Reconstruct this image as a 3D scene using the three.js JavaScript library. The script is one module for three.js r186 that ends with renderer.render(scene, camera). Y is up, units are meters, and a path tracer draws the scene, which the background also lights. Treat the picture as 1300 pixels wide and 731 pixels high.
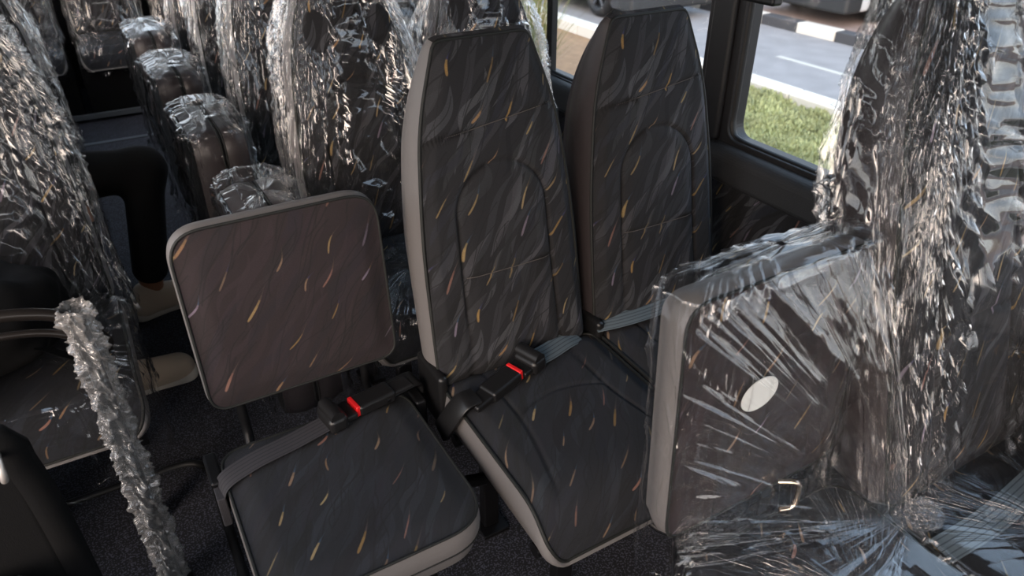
import * as THREE from 'three';
import { mergeGeometries } from 'three/addons/utils/BufferGeometryUtils.js';
import { RoundedBoxGeometry } from 'three/addons/geometries/RoundedBoxGeometry.js';
import { MarchingCubes } from 'three/addons/objects/MarchingCubes.js';
import { createNoise3D } from 'simplex-noise';

// ---------------------------------------------------------------- camera, sky, exposure
const scene = new THREE.Scene();
const camera = new THREE.PerspectiveCamera(43.33, 1300 / 731, 0.02, 300);
camera.position.set(0, 1.45, 0);
{
  const p = THREE.MathUtils.degToRad(31.7), yaw = THREE.MathUtils.degToRad(30.2);
  camera.lookAt(Math.sin(yaw) * Math.cos(p), 1.45 - Math.sin(p), -Math.cos(yaw) * Math.cos(p));
}
camera.focus = 1.5; camera.userData.fStop = 5;
{ // hazy evening sky: soft blue overhead, pale warm haze low down, a broad glow round the veiled sun (ahead of the bus, door side)
  const W = 256, H = 128, d = new Float32Array(W * H * 4), sun = new THREE.Vector3().setFromSphericalCoords(1, THREE.MathUtils.degToRad(70), THREE.MathUtils.degToRad(-48));
  for (let r = 0; r < H; r++) for (let c = 0; c < W; c++) {
    const up = ((r + 0.5) / H - 0.5) * Math.PI, az = ((c + 0.5) / W - 0.5) * 2 * Math.PI, y = Math.sin(up), x = Math.cos(az) * Math.cos(up), z = Math.sin(az) * Math.cos(up);
    const k = Math.pow(1 - Math.max(0, y), 2.2), cs = x * sun.x + y * sun.y + z * sun.z - 1, g = Math.exp(cs * 5) + 3.5 * Math.exp(cs * 28);
    const low = [0.99, 0.97, 0.97], high = [0.57, 0.75, 1.03], glow = [2.0, 1.5, 1.2];
    for (let q = 0; q < 3; q++) d[(r * W + c) * 4 + q] = high[q] + (low[q] - high[q]) * k + glow[q] * g;
    d[(r * W + c) * 4 + 3] = 1;
  }
  const t = new THREE.DataTexture(d, W, H, THREE.RGBAFormat, THREE.FloatType); t.mapping = THREE.EquirectangularReflectionMapping; t.magFilter = THREE.LinearFilter; t.needsUpdate = true;
  scene.background = t; scene.environment = t;
}
const renderer = new THREE.WebGLRenderer({ antialias: true });
renderer.toneMapping = THREE.LinearToneMapping;
renderer.toneMappingExposure = 2.8;
renderer.shadowMap.enabled = true;

// ---------------------------------------------------------------- helpers
function rngOf(seed) {
  let s = seed | 0;
  return () => { s = (s + 0x6d2b79f5) | 0; let t = Math.imul(s ^ (s >>> 15), 1 | s); t = (t + Math.imul(t ^ (t >>> 7), 61 | t)) ^ t; return ((t ^ (t >>> 14)) >>> 0) / 4294967296; };
}
const noise3 = createNoise3D(rngOf(11));
const clamp = (x, a = 0, b = 1) => Math.min(b, Math.max(a, x));
const sstep = (a, b, x) => { const t = clamp((x - a) / (b - a)); return t * t * (3 - 2 * t); };
const lerp = (a, b, t) => a + (b - a) * t;
const ridge = (x, y, z) => 1 - Math.abs(noise3(x, y, z));

const taken = new Map();
function numbered(name) {
  const n = taken.get(name) ?? 0; taken.set(name, n + 1);
  return n ? name + '_' + String(n).padStart(3, '0') : name;
}
function shade(o) { o.castShadow = true; o.receiveShadow = true; return o; }
function part(name, geometry, material, parent, label) {
  const m = shade(new THREE.Mesh(geometry, material)); m.name = name; parent.add(m);
  if (label) m.userData.label = label;
  return m;
}
function thing(name, label, category, pos = [0, 0, 0], turn = 0, group) {
  const o = new THREE.Group(); o.name = numbered(name); o.position.set(...pos); o.rotation.y = turn;
  o.userData = { label, category }; if (group) o.userData.group = group;
  scene.add(o); return o;
}
function single(name, geometry, material, label, category, pos = [0, 0, 0], group) {
  const m = shade(new THREE.Mesh(geometry, material)); m.name = numbered(name); m.position.set(...pos);
  m.userData = { label, category }; if (group) m.userData.group = group;
  scene.add(m); return m;
}
function struct(name, geometry, material, label, category) {
  const m = geometry ? shade(new THREE.Mesh(geometry, material)) : new THREE.Group();
  m.name = name; m.userData = { kind: 'structure', label, category }; scene.add(m); return m;
}
const plain = (g) => { const n = g.index ? g.toNonIndexed() : g; for (const k of Object.keys(n.attributes)) if (!['position', 'normal', 'uv'].includes(k)) n.deleteAttribute(k); return n; };
const merge = (list) => mergeGeometries(list.map(plain));
const box = (x0, x1, y0, y1, z0, z1, r = 0.004) => {
  const w = x1 - x0, h = y1 - y0, d = z1 - z0, rr = Math.min(r, w / 2.2, h / 2.2, d / 2.2);
  const g = r > 0 ? new RoundedBoxGeometry(w, h, d, 2, rr) : new THREE.BoxGeometry(w, h, d);
  return g.translate((x0 + x1) / 2, (y0 + y1) / 2, (z0 + z1) / 2);
};
const V = (a) => new THREE.Vector3(...a);
const tube = (pts, r, seg = 40, rad = 10, closed = false) => new THREE.TubeGeometry(new THREE.CatmullRomCurve3(pts.map(V), closed, 'catmullrom', 0.5), seg, r, rad, closed);
function rod(a, b, r, rad = 12) {
  const A = V(a), B = V(b), d = B.clone().sub(A), g = new THREE.CylinderGeometry(r, r, d.length(), rad);
  g.applyQuaternion(new THREE.Quaternion().setFromUnitVectors(new THREE.Vector3(0, 1, 0), d.clone().normalize()));
  return g.translate((a[0] + b[0]) / 2, (a[1] + b[1]) / 2, (a[2] + b[2]) / 2);
}
// a grid of points fn(i/nu, j/nv) -> [x, y, z, u, v]
function gridGeo(nu, nv, fn, keep) {
  const pos = [], uv = [], idx = [];
  for (let j = 0; j <= nv; j++) for (let i = 0; i <= nu; i++) { const q = fn(i / nu, j / nv); pos.push(q[0], q[1], q[2]); uv.push(q[3] ?? i / nu, q[4] ?? j / nv); }
  for (let j = 0; j < nv; j++) for (let i = 0; i < nu; i++) {
    const a = j * (nu + 1) + i, b = a + 1, c = a + nu + 1, d = c + 1;
    if (keep && !keep((i + 0.5) / nu, (j + 0.5) / nv, pos, a)) continue;
    idx.push(a, b, d, a, d, c);
  }
  const g = new THREE.BufferGeometry();
  g.setAttribute('position', new THREE.Float32BufferAttribute(pos, 3)); g.setAttribute('uv', new THREE.Float32BufferAttribute(uv, 2)); g.setIndex(idx);
  g.computeVertexNormals(); return g;
}
// closed grids share the first and last column: average their normals
function weld(g, nu, nv) {
  const n = g.attributes.normal;
  for (let j = 0; j <= nv; j++) {
    const a = j * (nu + 1), b = a + nu, v = new THREE.Vector3(n.getX(a) + n.getX(b), n.getY(a) + n.getY(b), n.getZ(a) + n.getZ(b)).normalize();
    n.setXYZ(a, v.x, v.y, v.z); n.setXYZ(b, v.x, v.y, v.z);
  }
  return g;
}
// corner points [x, y, radius] counter-clockwise -> N evenly spaced points
function outline(corners, N) {
  const dense = [], n = corners.length;
  for (let i = 0; i < n; i++) {
    const P = new THREE.Vector2(...corners[i]), A = new THREE.Vector2(...corners[(i + n - 1) % n]), B = new THREE.Vector2(...corners[(i + 1) % n]), r = corners[i][2];
    const u = A.clone().sub(P), w = B.clone().sub(P), t = Math.min(r, u.length() * 0.48, w.length() * 0.48), s = P.clone().addScaledVector(u.normalize(), t), e = P.clone().addScaledVector(w.normalize(), t);
    for (let k = 0; k <= 12; k++) { const q = k / 12, a = s.clone().lerp(P, q), b = P.clone().lerp(e, q); dense.push(a.lerp(b, q)); }
  }
  const len = [0]; for (let i = 1; i <= dense.length; i++) len.push(len[i - 1] + dense[i % dense.length].distanceTo(dense[i - 1]));
  const out = []; let k = 0;
  for (let i = 0; i < N; i++) {
    const s = (i / N) * len[dense.length];
    while (len[k + 1] < s) k++;
    out.push(dense[k].clone().lerp(dense[(k + 1) % dense.length], (s - len[k]) / Math.max(1e-9, len[k + 1] - len[k])));
  }
  return out;
}
// an upholstered pad in the xy plane facing +z: { face, side, back } plus the rim curve
function pad({ corners, N = 160, R = 40, H = () => 0, T = () => 0.08, bulge = 0.008, inset = 0.01, S = 10, centre, uvTurn = 0, uvShift = [0, 0], backFill = true, fall = () => 0, topBand = null }) {
  const o = outline(corners, N), c = centre ?? o.reduce((a, p) => a.add(p), new THREE.Vector2()).divideScalar(N), at = (i) => o[i % N];
  const cs = Math.cos(uvTurn), sn = Math.sin(uvTurn), tex = (x, y) => [(x * cs - y * sn + uvShift[0]) / 0.5, (x * sn + y * cs + uvShift[1]) / 0.5];
  const face = weld(gridGeo(N, R, (u, v) => {
    const p = at(Math.round(u * N)), k = 1 - v, x = lerp(c.x, p.x, k), y = lerp(c.y, p.y, k);
    return [x, y, H(x, y, k), ...tex(x, y - fall(y))];
  }), N, R);
  const nrm = o.map((_, i) => { const a = at(i + N - 1), b = at(i + 1); return new THREE.Vector2(b.y - a.y, a.x - b.x).normalize(); });
  let arc = 0; const arcs = o.map((p, i) => (i ? (arc += p.distanceTo(o[i - 1])) : 0)); arcs.push(arc + o[0].distanceTo(o[N - 1]));
  const isTop = (u) => { const i = Math.floor(u * N); return topBand !== null && at(i).y > topBand && nrm[i % N].y > 0.8; };
  const sideFn = (u, v) => {
    const i = Math.round(u * N), p = at(i), n = nrm[i % N], h0 = H(p.x, p.y, 1), h1 = h0 - T(p.x, p.y), k = bulge * Math.sin(Math.PI * Math.min(1, v * 1.15)) - inset * v * v;
    return [p.x + n.x * k, p.y + n.y * k, lerp(h0, h1, v), arcs[i] / 0.5, (h0 - h1) * v / 0.5];
  };
  const side = weld(gridGeo(N, S, sideFn, (u) => !isTop(u)), N, S), top = topBand !== null ? gridGeo(N, S, sideFn, isTop) : null;
  if (top) flip(top);
  // gridGeo runs counter-clockwise outline inwards: turn both so that they face out
  flip(side);
  let back;
  if (backFill) {
    back = gridGeo(N, 8, (u, v) => {
      const i = Math.round(u * N), p = at(i), n = nrm[i % N], k0 = bulge * Math.sin(Math.PI) - inset, bx = p.x + n.x * k0, by = p.y + n.y * k0, k = 1 - v, x = lerp(c.x, bx, k), y = lerp(c.y, by, k);
      return [x, y, H(p.x, p.y, 1) * k + H(c.x, c.y, 1) * 0 - lerp(T(c.x, c.y), T(p.x, p.y), k), x / 0.5, y / 0.5];
    });
    flip(back);
  }
  const rim = o.map((p) => [p.x, p.y, H(p.x, p.y, 1)]);
  return { face, side, top, back, rim, o, H };
}
function flip(g) { const a = g.index.array; for (let i = 0; i < a.length; i += 3) { const t = a[i]; a[i] = a[i + 1]; a[i + 1] = t; } g.computeVertexNormals(); }
const rr = (w, h, r) => [[-w / 2, -h / 2, r], [w / 2, -h / 2, r], [w / 2, h / 2, r], [-w / 2, h / 2, r]];
// flat band swept along points; across = direction of its width
function band(pts, width, across, thick = 0.0014, seg = 40) {
  const curve = new THREE.CatmullRomCurve3(pts.map(V)), A = V(across).normalize(), pos = [];
  const P = curve.getPoints(seg), ring = P.map((p, i) => {
    const t = (P[Math.min(seg, i + 1)].clone().sub(P[Math.max(0, i - 1)])).normalize(), a = A.clone().addScaledVector(t, -A.dot(t)).normalize(), n = new THREE.Vector3().crossVectors(a, t).normalize();
    return [[-1, -1], [1, -1], [1, 1], [-1, 1]].map(([u, w]) => p.clone().addScaledVector(a, u * width / 2).addScaledVector(n, w * thick / 2));
  });
  const L = curve.getLength();
  return plain(gridGeo(4, seg, (u, v) => { const q = ring[Math.round(v * seg)][Math.round(u * 4) % 4]; return [q.x, q.y, q.z, [0, 1, 1.03, 2.03, 2.06][Math.round(u * 4)], v * L / 0.05]; }));
}

// ---------------------------------------------------------------- textures
function canvas(n) { const c = document.createElement('canvas'); c.width = c.height = n; return [c, c.getContext('2d')]; }
function texOf(c, srgb = true) {
  const t = new THREE.CanvasTexture(c); t.wrapS = t.wrapT = THREE.RepeatWrapping; t.magFilter = THREE.LinearFilter;
  if (srgb) t.colorSpace = THREE.SRGBColorSpace; return t;
}
function noiseTex(n, fn, srgb = true) {
  const d = new Uint8Array(n * n * 4);
  for (let y = 0; y < n; y++) for (let x = 0; x < n; x++) { const q = fn(x / n, y / n); for (let c = 0; c < 3; c++) d[(y * n + x) * 4 + c] = clamp(q[c] ?? q[0], 0, 1) * 255; d[(y * n + x) * 4 + 3] = 255; }
  const t = new THREE.DataTexture(d, n, n); t.wrapS = t.wrapT = THREE.RepeatWrapping; t.magFilter = THREE.LinearFilter; t.minFilter = THREE.LinearMipmapLinearFilter; t.generateMipmaps = true;
  if (srgb) t.colorSpace = THREE.SRGBColorSpace; t.needsUpdate = true; return t;
}
// periodic noise on the unit square
const tileNoise = (u, v, f, s = 0) => {
  const a = u * 2 * Math.PI, b = v * 2 * Math.PI, r = f / (2 * Math.PI);
  return (noise3(Math.cos(a) * r + s, Math.sin(a) * r, Math.cos(b) * r + 3.1 * s) + noise3(Math.sin(b) * r - s, Math.cos(a) * r + 7, Math.sin(a) * r + Math.cos(b) * r)) * 0.6;
};
function fabric(seed, base, leaves, contrast, nLeaf, streaks) {
  const N = 1024, [c, g] = canvas(N), rnd = rngOf(seed), mm = N / 500;
  g.fillStyle = base; g.fillRect(0, 0, N, N);
  const around = (draw) => { for (const ox of [-N, 0, N]) for (const oy of [-N, 0, N]) { g.save(); g.translate(ox, oy); draw(); g.restore(); } };
  // long S-shaped leaves lying along one diagonal
  const spine = (x, y, L, ang, amp, ph) => Array.from({ length: 25 }, (_, i) => {
    const t = i / 24, s = (t - 0.5) * L, w = amp * Math.sin(t * Math.PI * 2 + ph);
    return [x + Math.cos(ang) * s - Math.sin(ang) * w, y - Math.sin(ang) * s - Math.cos(ang) * w];
  });
  const leaf = (pts, W, ang) => {
    g.beginPath();
    pts.forEach(([x, y], i) => { const k = Math.pow(Math.sin(Math.PI * i / 24), 0.8) * W / 2; g[i ? 'lineTo' : 'moveTo'](x - Math.sin(ang) * k, y - Math.cos(ang) * k); });
    for (let i = 24; i >= 0; i--) { const k = Math.pow(Math.sin(Math.PI * i / 24), 0.8) * W / 2; g.lineTo(pts[i][0] + Math.sin(ang) * k, pts[i][1] + Math.cos(ang) * k); }
    g.closePath(); g.fill();
  };
  for (let n = 0; n < nLeaf; n++) {
    const L = (110 + rnd() * 150) * mm, ang = 0.98 + (rnd() - 0.5) * 0.22, pts = spine(rnd() * N, rnd() * N, L, ang, (5 + rnd() * 9) * mm, rnd() < 0.5 ? 0 : Math.PI), W = (10 + rnd() * 18) * mm;
    g.fillStyle = leaves[Math.floor(rnd() * leaves.length)]; g.globalAlpha = contrast * (0.55 + 0.45 * rnd());
    around(() => leaf(pts, W, ang));
  }
  // thin dark veins
  g.lineCap = 'round';
  for (let n = 0; n < nLeaf * 0.8; n++) {
    const L = (90 + rnd() * 150) * mm, ang = 0.98 + (rnd() - 0.5) * 0.22, pts = spine(rnd() * N, rnd() * N, L, ang, (4 + rnd() * 8) * mm, rnd() < 0.5 ? 0 : Math.PI);
    g.strokeStyle = '#0f0f11'; g.globalAlpha = 0.5 * contrast + 0.1; g.lineWidth = (1 + rnd() * 2.2) * mm;
    around(() => { g.beginPath(); pts.forEach(([x, y], i) => g[i ? 'lineTo' : 'moveTo'](x, y)); g.stroke(); });
  }
  // coloured comet streaks: thick head at the lower end, thin tail
  const heads = ['#8a744c', '#86684a', '#7d5a4e', '#94805a', '#7a6450', '#6c6270', '#866a3c'], tails = ['#5c4a34', '#57463e', '#35355c', '#30445a', '#4c4238'];
  for (let n = 0; n < streaks; n++) {
    const L = (50 + rnd() * 50) * mm, ang = 1.0 + (rnd() - 0.5) * 0.4, x = ((n % 6) + 0.1 + rnd() * 0.8) / 6 * N, y = (Math.floor(n / 6) + 0.1 + rnd() * 0.8) / Math.ceil(streaks / 6) * N;
    const bend = (rnd() - 0.5) * 14 * mm, W = (3.2 + rnd() * 2.8) * mm, hc = heads[Math.floor(rnd() * heads.length)], tc = tails[Math.floor(rnd() * tails.length)], strong = 0.5 + 0.5 * rnd();
    around(() => {
      for (let i = 0; i < 60; i++) {
        const t = i / 59, s = t * L, w = bend * Math.sin(t * Math.PI * 1.25), r = t < 0.06 ? 0.7 + t * 5 : t < 0.3 ? 1 : Math.max(0.16, 1 - (t - 0.3) * 1.5);
        g.globalAlpha = strong * (t < 0.35 ? 0.5 : t < 0.6 ? 0.4 : 0.28); g.fillStyle = t < 0.5 ? hc : tc;
        g.beginPath(); g.arc(x + Math.cos(ang) * s - Math.sin(ang) * w, y - Math.sin(ang) * s - Math.cos(ang) * w, W * 0.5 * r, 0, 7); g.fill();
      }
    });
  }
  g.globalAlpha = 1;
  const im = g.getImageData(0, 0, N, N), d = im.data;
  for (let y = 0; y < N; y++) for (let x = 0; x < N; x++) {
    const k = 1 + ((y % 4) < 2 ? 0.09 : -0.09) + (rnd() - 0.5) * 0.22;
    for (let q = 0; q < 3; q++) d[(y * N + x) * 4 + q] *= k;
  }
  g.putImageData(im, 0, 0);
  return texOf(c);
}
const weaveBump = noiseTex(256, (u, v) => [0.5 + 0.3 * Math.sin(v * 256 * Math.PI / 2) + 0.2 * (noise3(u * 130, v * 130, 2))], false);
const grainBump = noiseTex(256, (u, v) => [0.5 + 0.35 * tileNoise(u, v, 60, 4) + 0.2 * tileNoise(u, v, 120, 9)], false);
const crinkle = noiseTex(1024, (u, v) => {   // creases with flat film between them
  const wx = u + 0.03 * noise3(u * 5, v * 5, 31), wy = v + 0.03 * noise3(u * 5, v * 5, 47), r = (f, q) => ridge(wx * f, wy * f * 0.8, q);
  const m = sstep(-0.3, 0.5, noise3(u * 4, v * 4, 71)), m2 = sstep(0, 0.6, noise3(u * 6, v * 6, 93));
  return [0.5 * r(4, 3) ** 5 + m * 0.35 * r(9, 8) ** 4 + m2 * 0.2 * r(21, 15) ** 3];
}, false);
crinkle.wrapS = crinkle.wrapT = THREE.MirroredRepeatWrapping;
const scaled = (t, n) => { const c = t.clone(); c.repeat.set(n, n); c.needsUpdate = true; return c; };

// ---------------------------------------------------------------- materials
const std = (o) => new THREE.MeshStandardMaterial(o), phys = (o) => new THREE.MeshPhysicalMaterial(o);
const greys = ['#121214', '#1a1a1d', '#27282b', '#343539', '#0f0f11', '#20222a', '#46474b'];
const M = {
  fabric: std({ map: fabric(3, '#1a1a1d', greys, 0.85, 120, 36), roughness: 0.95, bumpMap: scaled(weaveBump, 6), bumpScale: 0.0006 }),
  fabricWarmLit: std({ map: fabric(8, '#251d1f', ['#1f1b20', '#2a2124', '#231e23', '#2e2528'], 0.55, 110, 32), roughness: 0.95, bumpMap: scaled(weaveBump, 6), bumpScale: 0.0006 }),  // same seat fabric for aisle seat backs, warm light painted into its colour
  fabricSkyLit: std({ map: fabric(15, '#191b20', ['#141518', '#1f2229', '#181a21', '#262a31', '#1c1d23'], 0.7, 110, 36), roughness: 0.95, bumpMap: scaled(weaveBump, 6), bumpScale: 0.0006 }),  // same fabric again for cushions, bluish sky reflection painted into its colour
  vinyl: std({ color: '#656261', roughness: 0.5, bumpMap: scaled(grainBump, 4), bumpScale: 0.0004 }),
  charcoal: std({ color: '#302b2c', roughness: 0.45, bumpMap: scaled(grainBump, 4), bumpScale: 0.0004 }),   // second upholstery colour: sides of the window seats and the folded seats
  shell: std({ color: '#1b1b1d', roughness: 0.6, bumpMap: scaled(grainBump, 3), bumpScale: 0.0006 }),
  piping: std({ color: '#0c0f0d', roughness: 0.7 }),
  blackPlastic: std({ color: '#161617', roughness: 0.38 }),
  softBlack: phys({ color: '#070708', roughness: 0.9, specularIntensity: 0.35, bumpMap: scaled(grainBump, 6), bumpScale: 0.0006 }),
  rubber: std({ color: '#0c0c0d', roughness: 0.55 }),
  steel: std({ color: '#19191b', roughness: 0.4, metalness: 0.5 }),
  chrome: std({ color: '#d8c9b8', roughness: 0.22, metalness: 1 }),
  red: std({ color: '#d21f22', roughness: 0.35 }),
  web: std({ color: '#555f64', roughness: 0.8 }),
  webDark: std({ color: '#2f2e32', roughness: 0.8 }),
  trimGrey: std({ color: '#2a2b2d', roughness: 0.55, bumpMap: scaled(grainBump, 5), bumpScale: 0.0005 }),
  pillar: std({ color: '#1b1a1c', roughness: 0.5 }),
  ceiling: std({ color: '#7d7a77', roughness: 0.9 }),
  film: phys({ color: '#ffffff', roughness: 0.09, transmission: 1, thickness: 0, ior: 1.75, bumpMap: scaled(crinkle, 0.8), bumpScale: 0.0055, side: THREE.DoubleSide }),
  filmStreak: phys({ color: '#ffffff', roughness: 0.09, transmission: 1, thickness: 0, ior: 1.75, bumpMap: (() => { const t = crinkle.clone(); t.repeat.set(1.2, 0.25); t.needsUpdate = true; return t; })(), bumpScale: 0.004, side: THREE.DoubleSide }),
  filmSmooth: phys({ color: '#ffffff', roughness: 0.1, transmission: 1, thickness: 0, ior: 1.75, bumpMap: scaled(crinkle, 0.6), bumpScale: 0.003, side: THREE.DoubleSide }),
  filmTight: phys({ color: '#d6d4d2', roughness: 0.16, transmission: 0.8, thickness: 0, ior: 1.75, bumpMap: scaled(crinkle, 2), bumpScale: 0.003, side: THREE.DoubleSide }),
  glass: phys({ color: '#eef3f2', roughness: 0.0, transmission: 1, thickness: 0, ior: 1.45 }),
};
const webStripe = (() => {
  const [c, g] = canvas(128); g.fillStyle = '#ffffff'; g.fillRect(0, 0, 128, 128);
  for (const x of [14, 40, 64, 88, 114]) { g.fillStyle = '#b4b4b8'; g.fillRect(x - 3, 0, 6, 128); }
  return texOf(c);
})();
M.web.map = webStripe; M.webDark.map = webStripe;
const speckle = noiseTex(512, (u, v) => {
  const a = noise3(u * 75, v * 75, 1), b = tileNoise(u, v, 9, 6), k = sstep(0.05, 0.45, a);
  return [0.09 + k * 0.2 + b * 0.015, 0.09 + k * 0.2 + b * 0.015, 0.105 + k * 0.23 + b * 0.015];
});
M.floor = std({ map: scaled(speckle, 2.2), roughness: 0.85, bumpMap: scaled(speckle, 2.2), bumpScale: 0.001 });

// ---------------------------------------------------------------- the bus shell
const XR = 1.40, XL = -0.56, ZF = 1.9, ZB = -5.75, ROOF = 1.92;
const uvScale = (g, k = 1) => { const p = g.attributes.position, n = g.attributes.normal, u = g.attributes.uv; for (let i = 0; i < p.count; i++) { const ax = Math.abs(n.getX(i)), ay = Math.abs(n.getY(i)); u.setXY(i, (ax > 0.7 ? p.getZ(i) : p.getX(i)) * k, (ay > 0.7 ? p.getZ(i) : p.getY(i)) * k); } return g; };
const floor = struct('floor', uvScale(box(XL - 0.05, XR + 0.08, -0.08, 0, ZB - 0.05, ZF + 0.05, 0)), M.floor, 'dark speckled bus floor covering', 'floor');
struct('ceiling', box(XL - 0.05, XR + 0.08, ROOF, ROOF + 0.06, ZB - 0.05, ZF + 0.05, 0), M.ceiling, 'pale bus ceiling lining', 'ceiling');
// side wall as an extruded shape with rounded window holes; z runs along the bus
function rrPath(P, z0, z1, y0, y1, r) {
  P.moveTo(z0 + r, y0); P.lineTo(z1 - r, y0); P.quadraticCurveTo(z1, y0, z1, y0 + r); P.lineTo(z1, y1 - r); P.quadraticCurveTo(z1, y1, z1 - r, y1);
  P.lineTo(z0 + r, y1); P.quadraticCurveTo(z0, y1, z0, y1 - r); P.lineTo(z0, y0 + r); P.quadraticCurveTo(z0, y0, z0 + r, y0); return P;
}
function sideWall(holes, thick) {
  const s = rrPath(new THREE.Shape(), ZB, ZF, -0.08, ROOF + 0.02, 0.001);
  for (const [z0, z1, y0, y1, r] of holes) s.holes.push(rrPath(new THREE.Path(), z0, z1, y0, y1, r));
  return new THREE.ExtrudeGeometry(s, { depth: thick, bevelEnabled: true, bevelSize: 0.004, bevelThickness: 0.004, bevelSegments: 2, curveSegments: 8 }).rotateY(-Math.PI / 2);   // shape x -> z, depth -> -x
}
const holesR = [[0.52, 1.8, 0.79, 1.6, 0.05], [-1.292, 0.42, 0.785, 1.6, 0.045], [-3.0, -1.405, 0.755, 1.6, 0.045], [-4.5, -3.1, 0.755, 1.6, 0.045], [-5.6, -4.6, 0.755, 1.6, 0.045]];
const wallR = struct('wall_right', sideWall(holesR, 0.05).translate(XR + 0.05, 0, 0), M.pillar, 'dark grey inner bus wall with windows', 'wall');
const holesL = [[-5.6, -4.1, 0.8, 1.6, 0.045], [-4.0, -2.6, 0.8, 1.6, 0.045], [-2.5, -1.45, 0.8, 1.6, 0.045], [-1.3, -0.35, 0.25, 1.7, 0.045], [-0.2, 1.7, 0.75, 1.6, 0.045]];
struct('wall_left', sideWall(holesL, 0.05).translate(XL, 0, 0), M.pillar, 'dark grey door-side bus wall with windows', 'wall');
let wn = 0;
function windowUnit([z0, z1, y0, y1, r], x, bars = []) {
  const w = struct('window_' + (++wn), null, null, 'bus side window in black rubber seal', 'window');
  const ring = outline([[z0, y0, r], [z1, y0, r], [z1, y1, r], [z0, y1, r]], 120).map((p) => [x, p.y, p.x]);
  part('rubber_seal', tube(ring, 0.011, 240, 8, true), M.rubber, w);
  const sh = rrPath(new THREE.Shape(), z0, z1, y0, y1, r);
  part('pane', new THREE.ShapeGeometry(sh).rotateY(-Math.PI / 2).translate(x + 0.012 * Math.sign(x), 0, 0), M.glass, w);
  for (const z of bars) part('divider', box(x - 0.006, x + 0.02, y0, y1, z - 0.016, z + 0.016, 0.004), M.rubber, w);
  return w;
}
holesR.forEach((h, i) => {
  const w = windowUnit(h, XR + 0.012, i === 2 ? [-2.165] : []);
  if (i === 1) part('latch', box(XR - 0.03, XR + 0.005, 1.13, 1.165, -1.30, -1.19, 0.008), M.blackPlastic, w);
});
holesL.forEach((h) => windowUnit(h, XL - 0.012));
// front with windscreen, rear with window
function endWall(name, z, hole, label) {
  const s = rrPath(new THREE.Shape(), XL - 0.05, XR + 0.08, -0.08, ROOF + 0.02, 0.001); s.holes.push(rrPath(new THREE.Path(), ...hole));
  struct(name, new THREE.ExtrudeGeometry(s, { depth: 0.05, bevelEnabled: false }).translate(0, 0, z), M.pillar, label, 'wall');
  const w = struct('window_' + (++wn), null, null, label.replace('wall', 'window'), 'window');
  part('pane', new THREE.ShapeGeometry(rrPath(new THREE.Shape(), ...hole)).translate(0, 0, z + 0.025), M.glass, w);
}
endWall('wall_front', ZF, [XL + 0.06, XR - 0.04, 0.7, 1.7, 0.08], 'front bus wall around the windscreen');
endWall('wall_rear', ZB - 0.05, [XL + 0.2, XR - 0.2, 0.95, 1.6, 0.08], 'rear bus wall around the back glass');
// inner trim under the right-hand windows: a rounded sill ledge, and a fabric-lined lower panel
{
  const ledge = new THREE.Shape(); ledge.moveTo(0.05, 0.772); ledge.lineTo(-0.004, 0.776); ledge.quadraticCurveTo(-0.034, 0.774, -0.04, 0.745); ledge.lineTo(-0.046, 0.70); ledge.quadraticCurveTo(-0.046, 0.683, -0.02, 0.68); ledge.lineTo(0.05, 0.68);
  for (const [k, z0, z1] of [[1, -1.35, 1.8], [2, -5.6, -1.355]]) struct('trim_' + k, new THREE.ExtrudeGeometry(ledge, { depth: z1 - z0, bevelEnabled: false, curveSegments: 8 }).translate(XR, k === 2 ? -0.022 : 0, z0), M.trimGrey, 'dark grey moulded ledge below the bus window', 'trim');
  const lower = struct('trim_3', uvScale(box(XR - 0.02, XR, 0.12, 0.685, -5.6, 1.8, 0.006), 2), M.fabric, 'patterned fabric lining low on the bus wall', 'trim');
  part('edge_strip', box(XR - 0.03, XR, 0.1, 0.13, -5.6, 1.8, 0.006), M.rubber, lower);
  struct('trim_4', box(XR - 0.02, XR + 0.002, 0.776, 1.7, -1.385, -1.312, 0.012), M.pillar, 'dark vertical pillar cover between bus windows', 'trim');
}
// floor hatch, floor strips and rear step
{
  const h = thing('floor_hatch', 'speckled floor hatch outlined with a black rubber strip beside the wrapped pole', 'hatch', [-0.26, 0, -1.42]);
  part('lid', uvScale(box(-0.26, 0.26, 0, 0.004, -0.26, 0.26, 0.002)), M.floor, h);
  part('rubber_border', tube(outline(rr(0.53, 0.53, 0.09), 100).map((p) => [p.x, 0.004, p.y]), 0.011, 200, 8, true), M.rubber, h);
  const strip = std({ color: '#6f7478', roughness: 0.4, metalness: 0.6 });
  struct('trim_5', box(-0.3, 0.46, 0, 0.006, -4.55, -4.515, 0.002), strip, 'thin grey metal strip across the aisle floor', 'trim');
  struct('trim_6', box(-0.3, 0.46, 0.02, 0.05, -4.965, -4.94, 0.002), strip, 'thin grey metal strip at the foot of the rear bench', 'trim');
}

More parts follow.
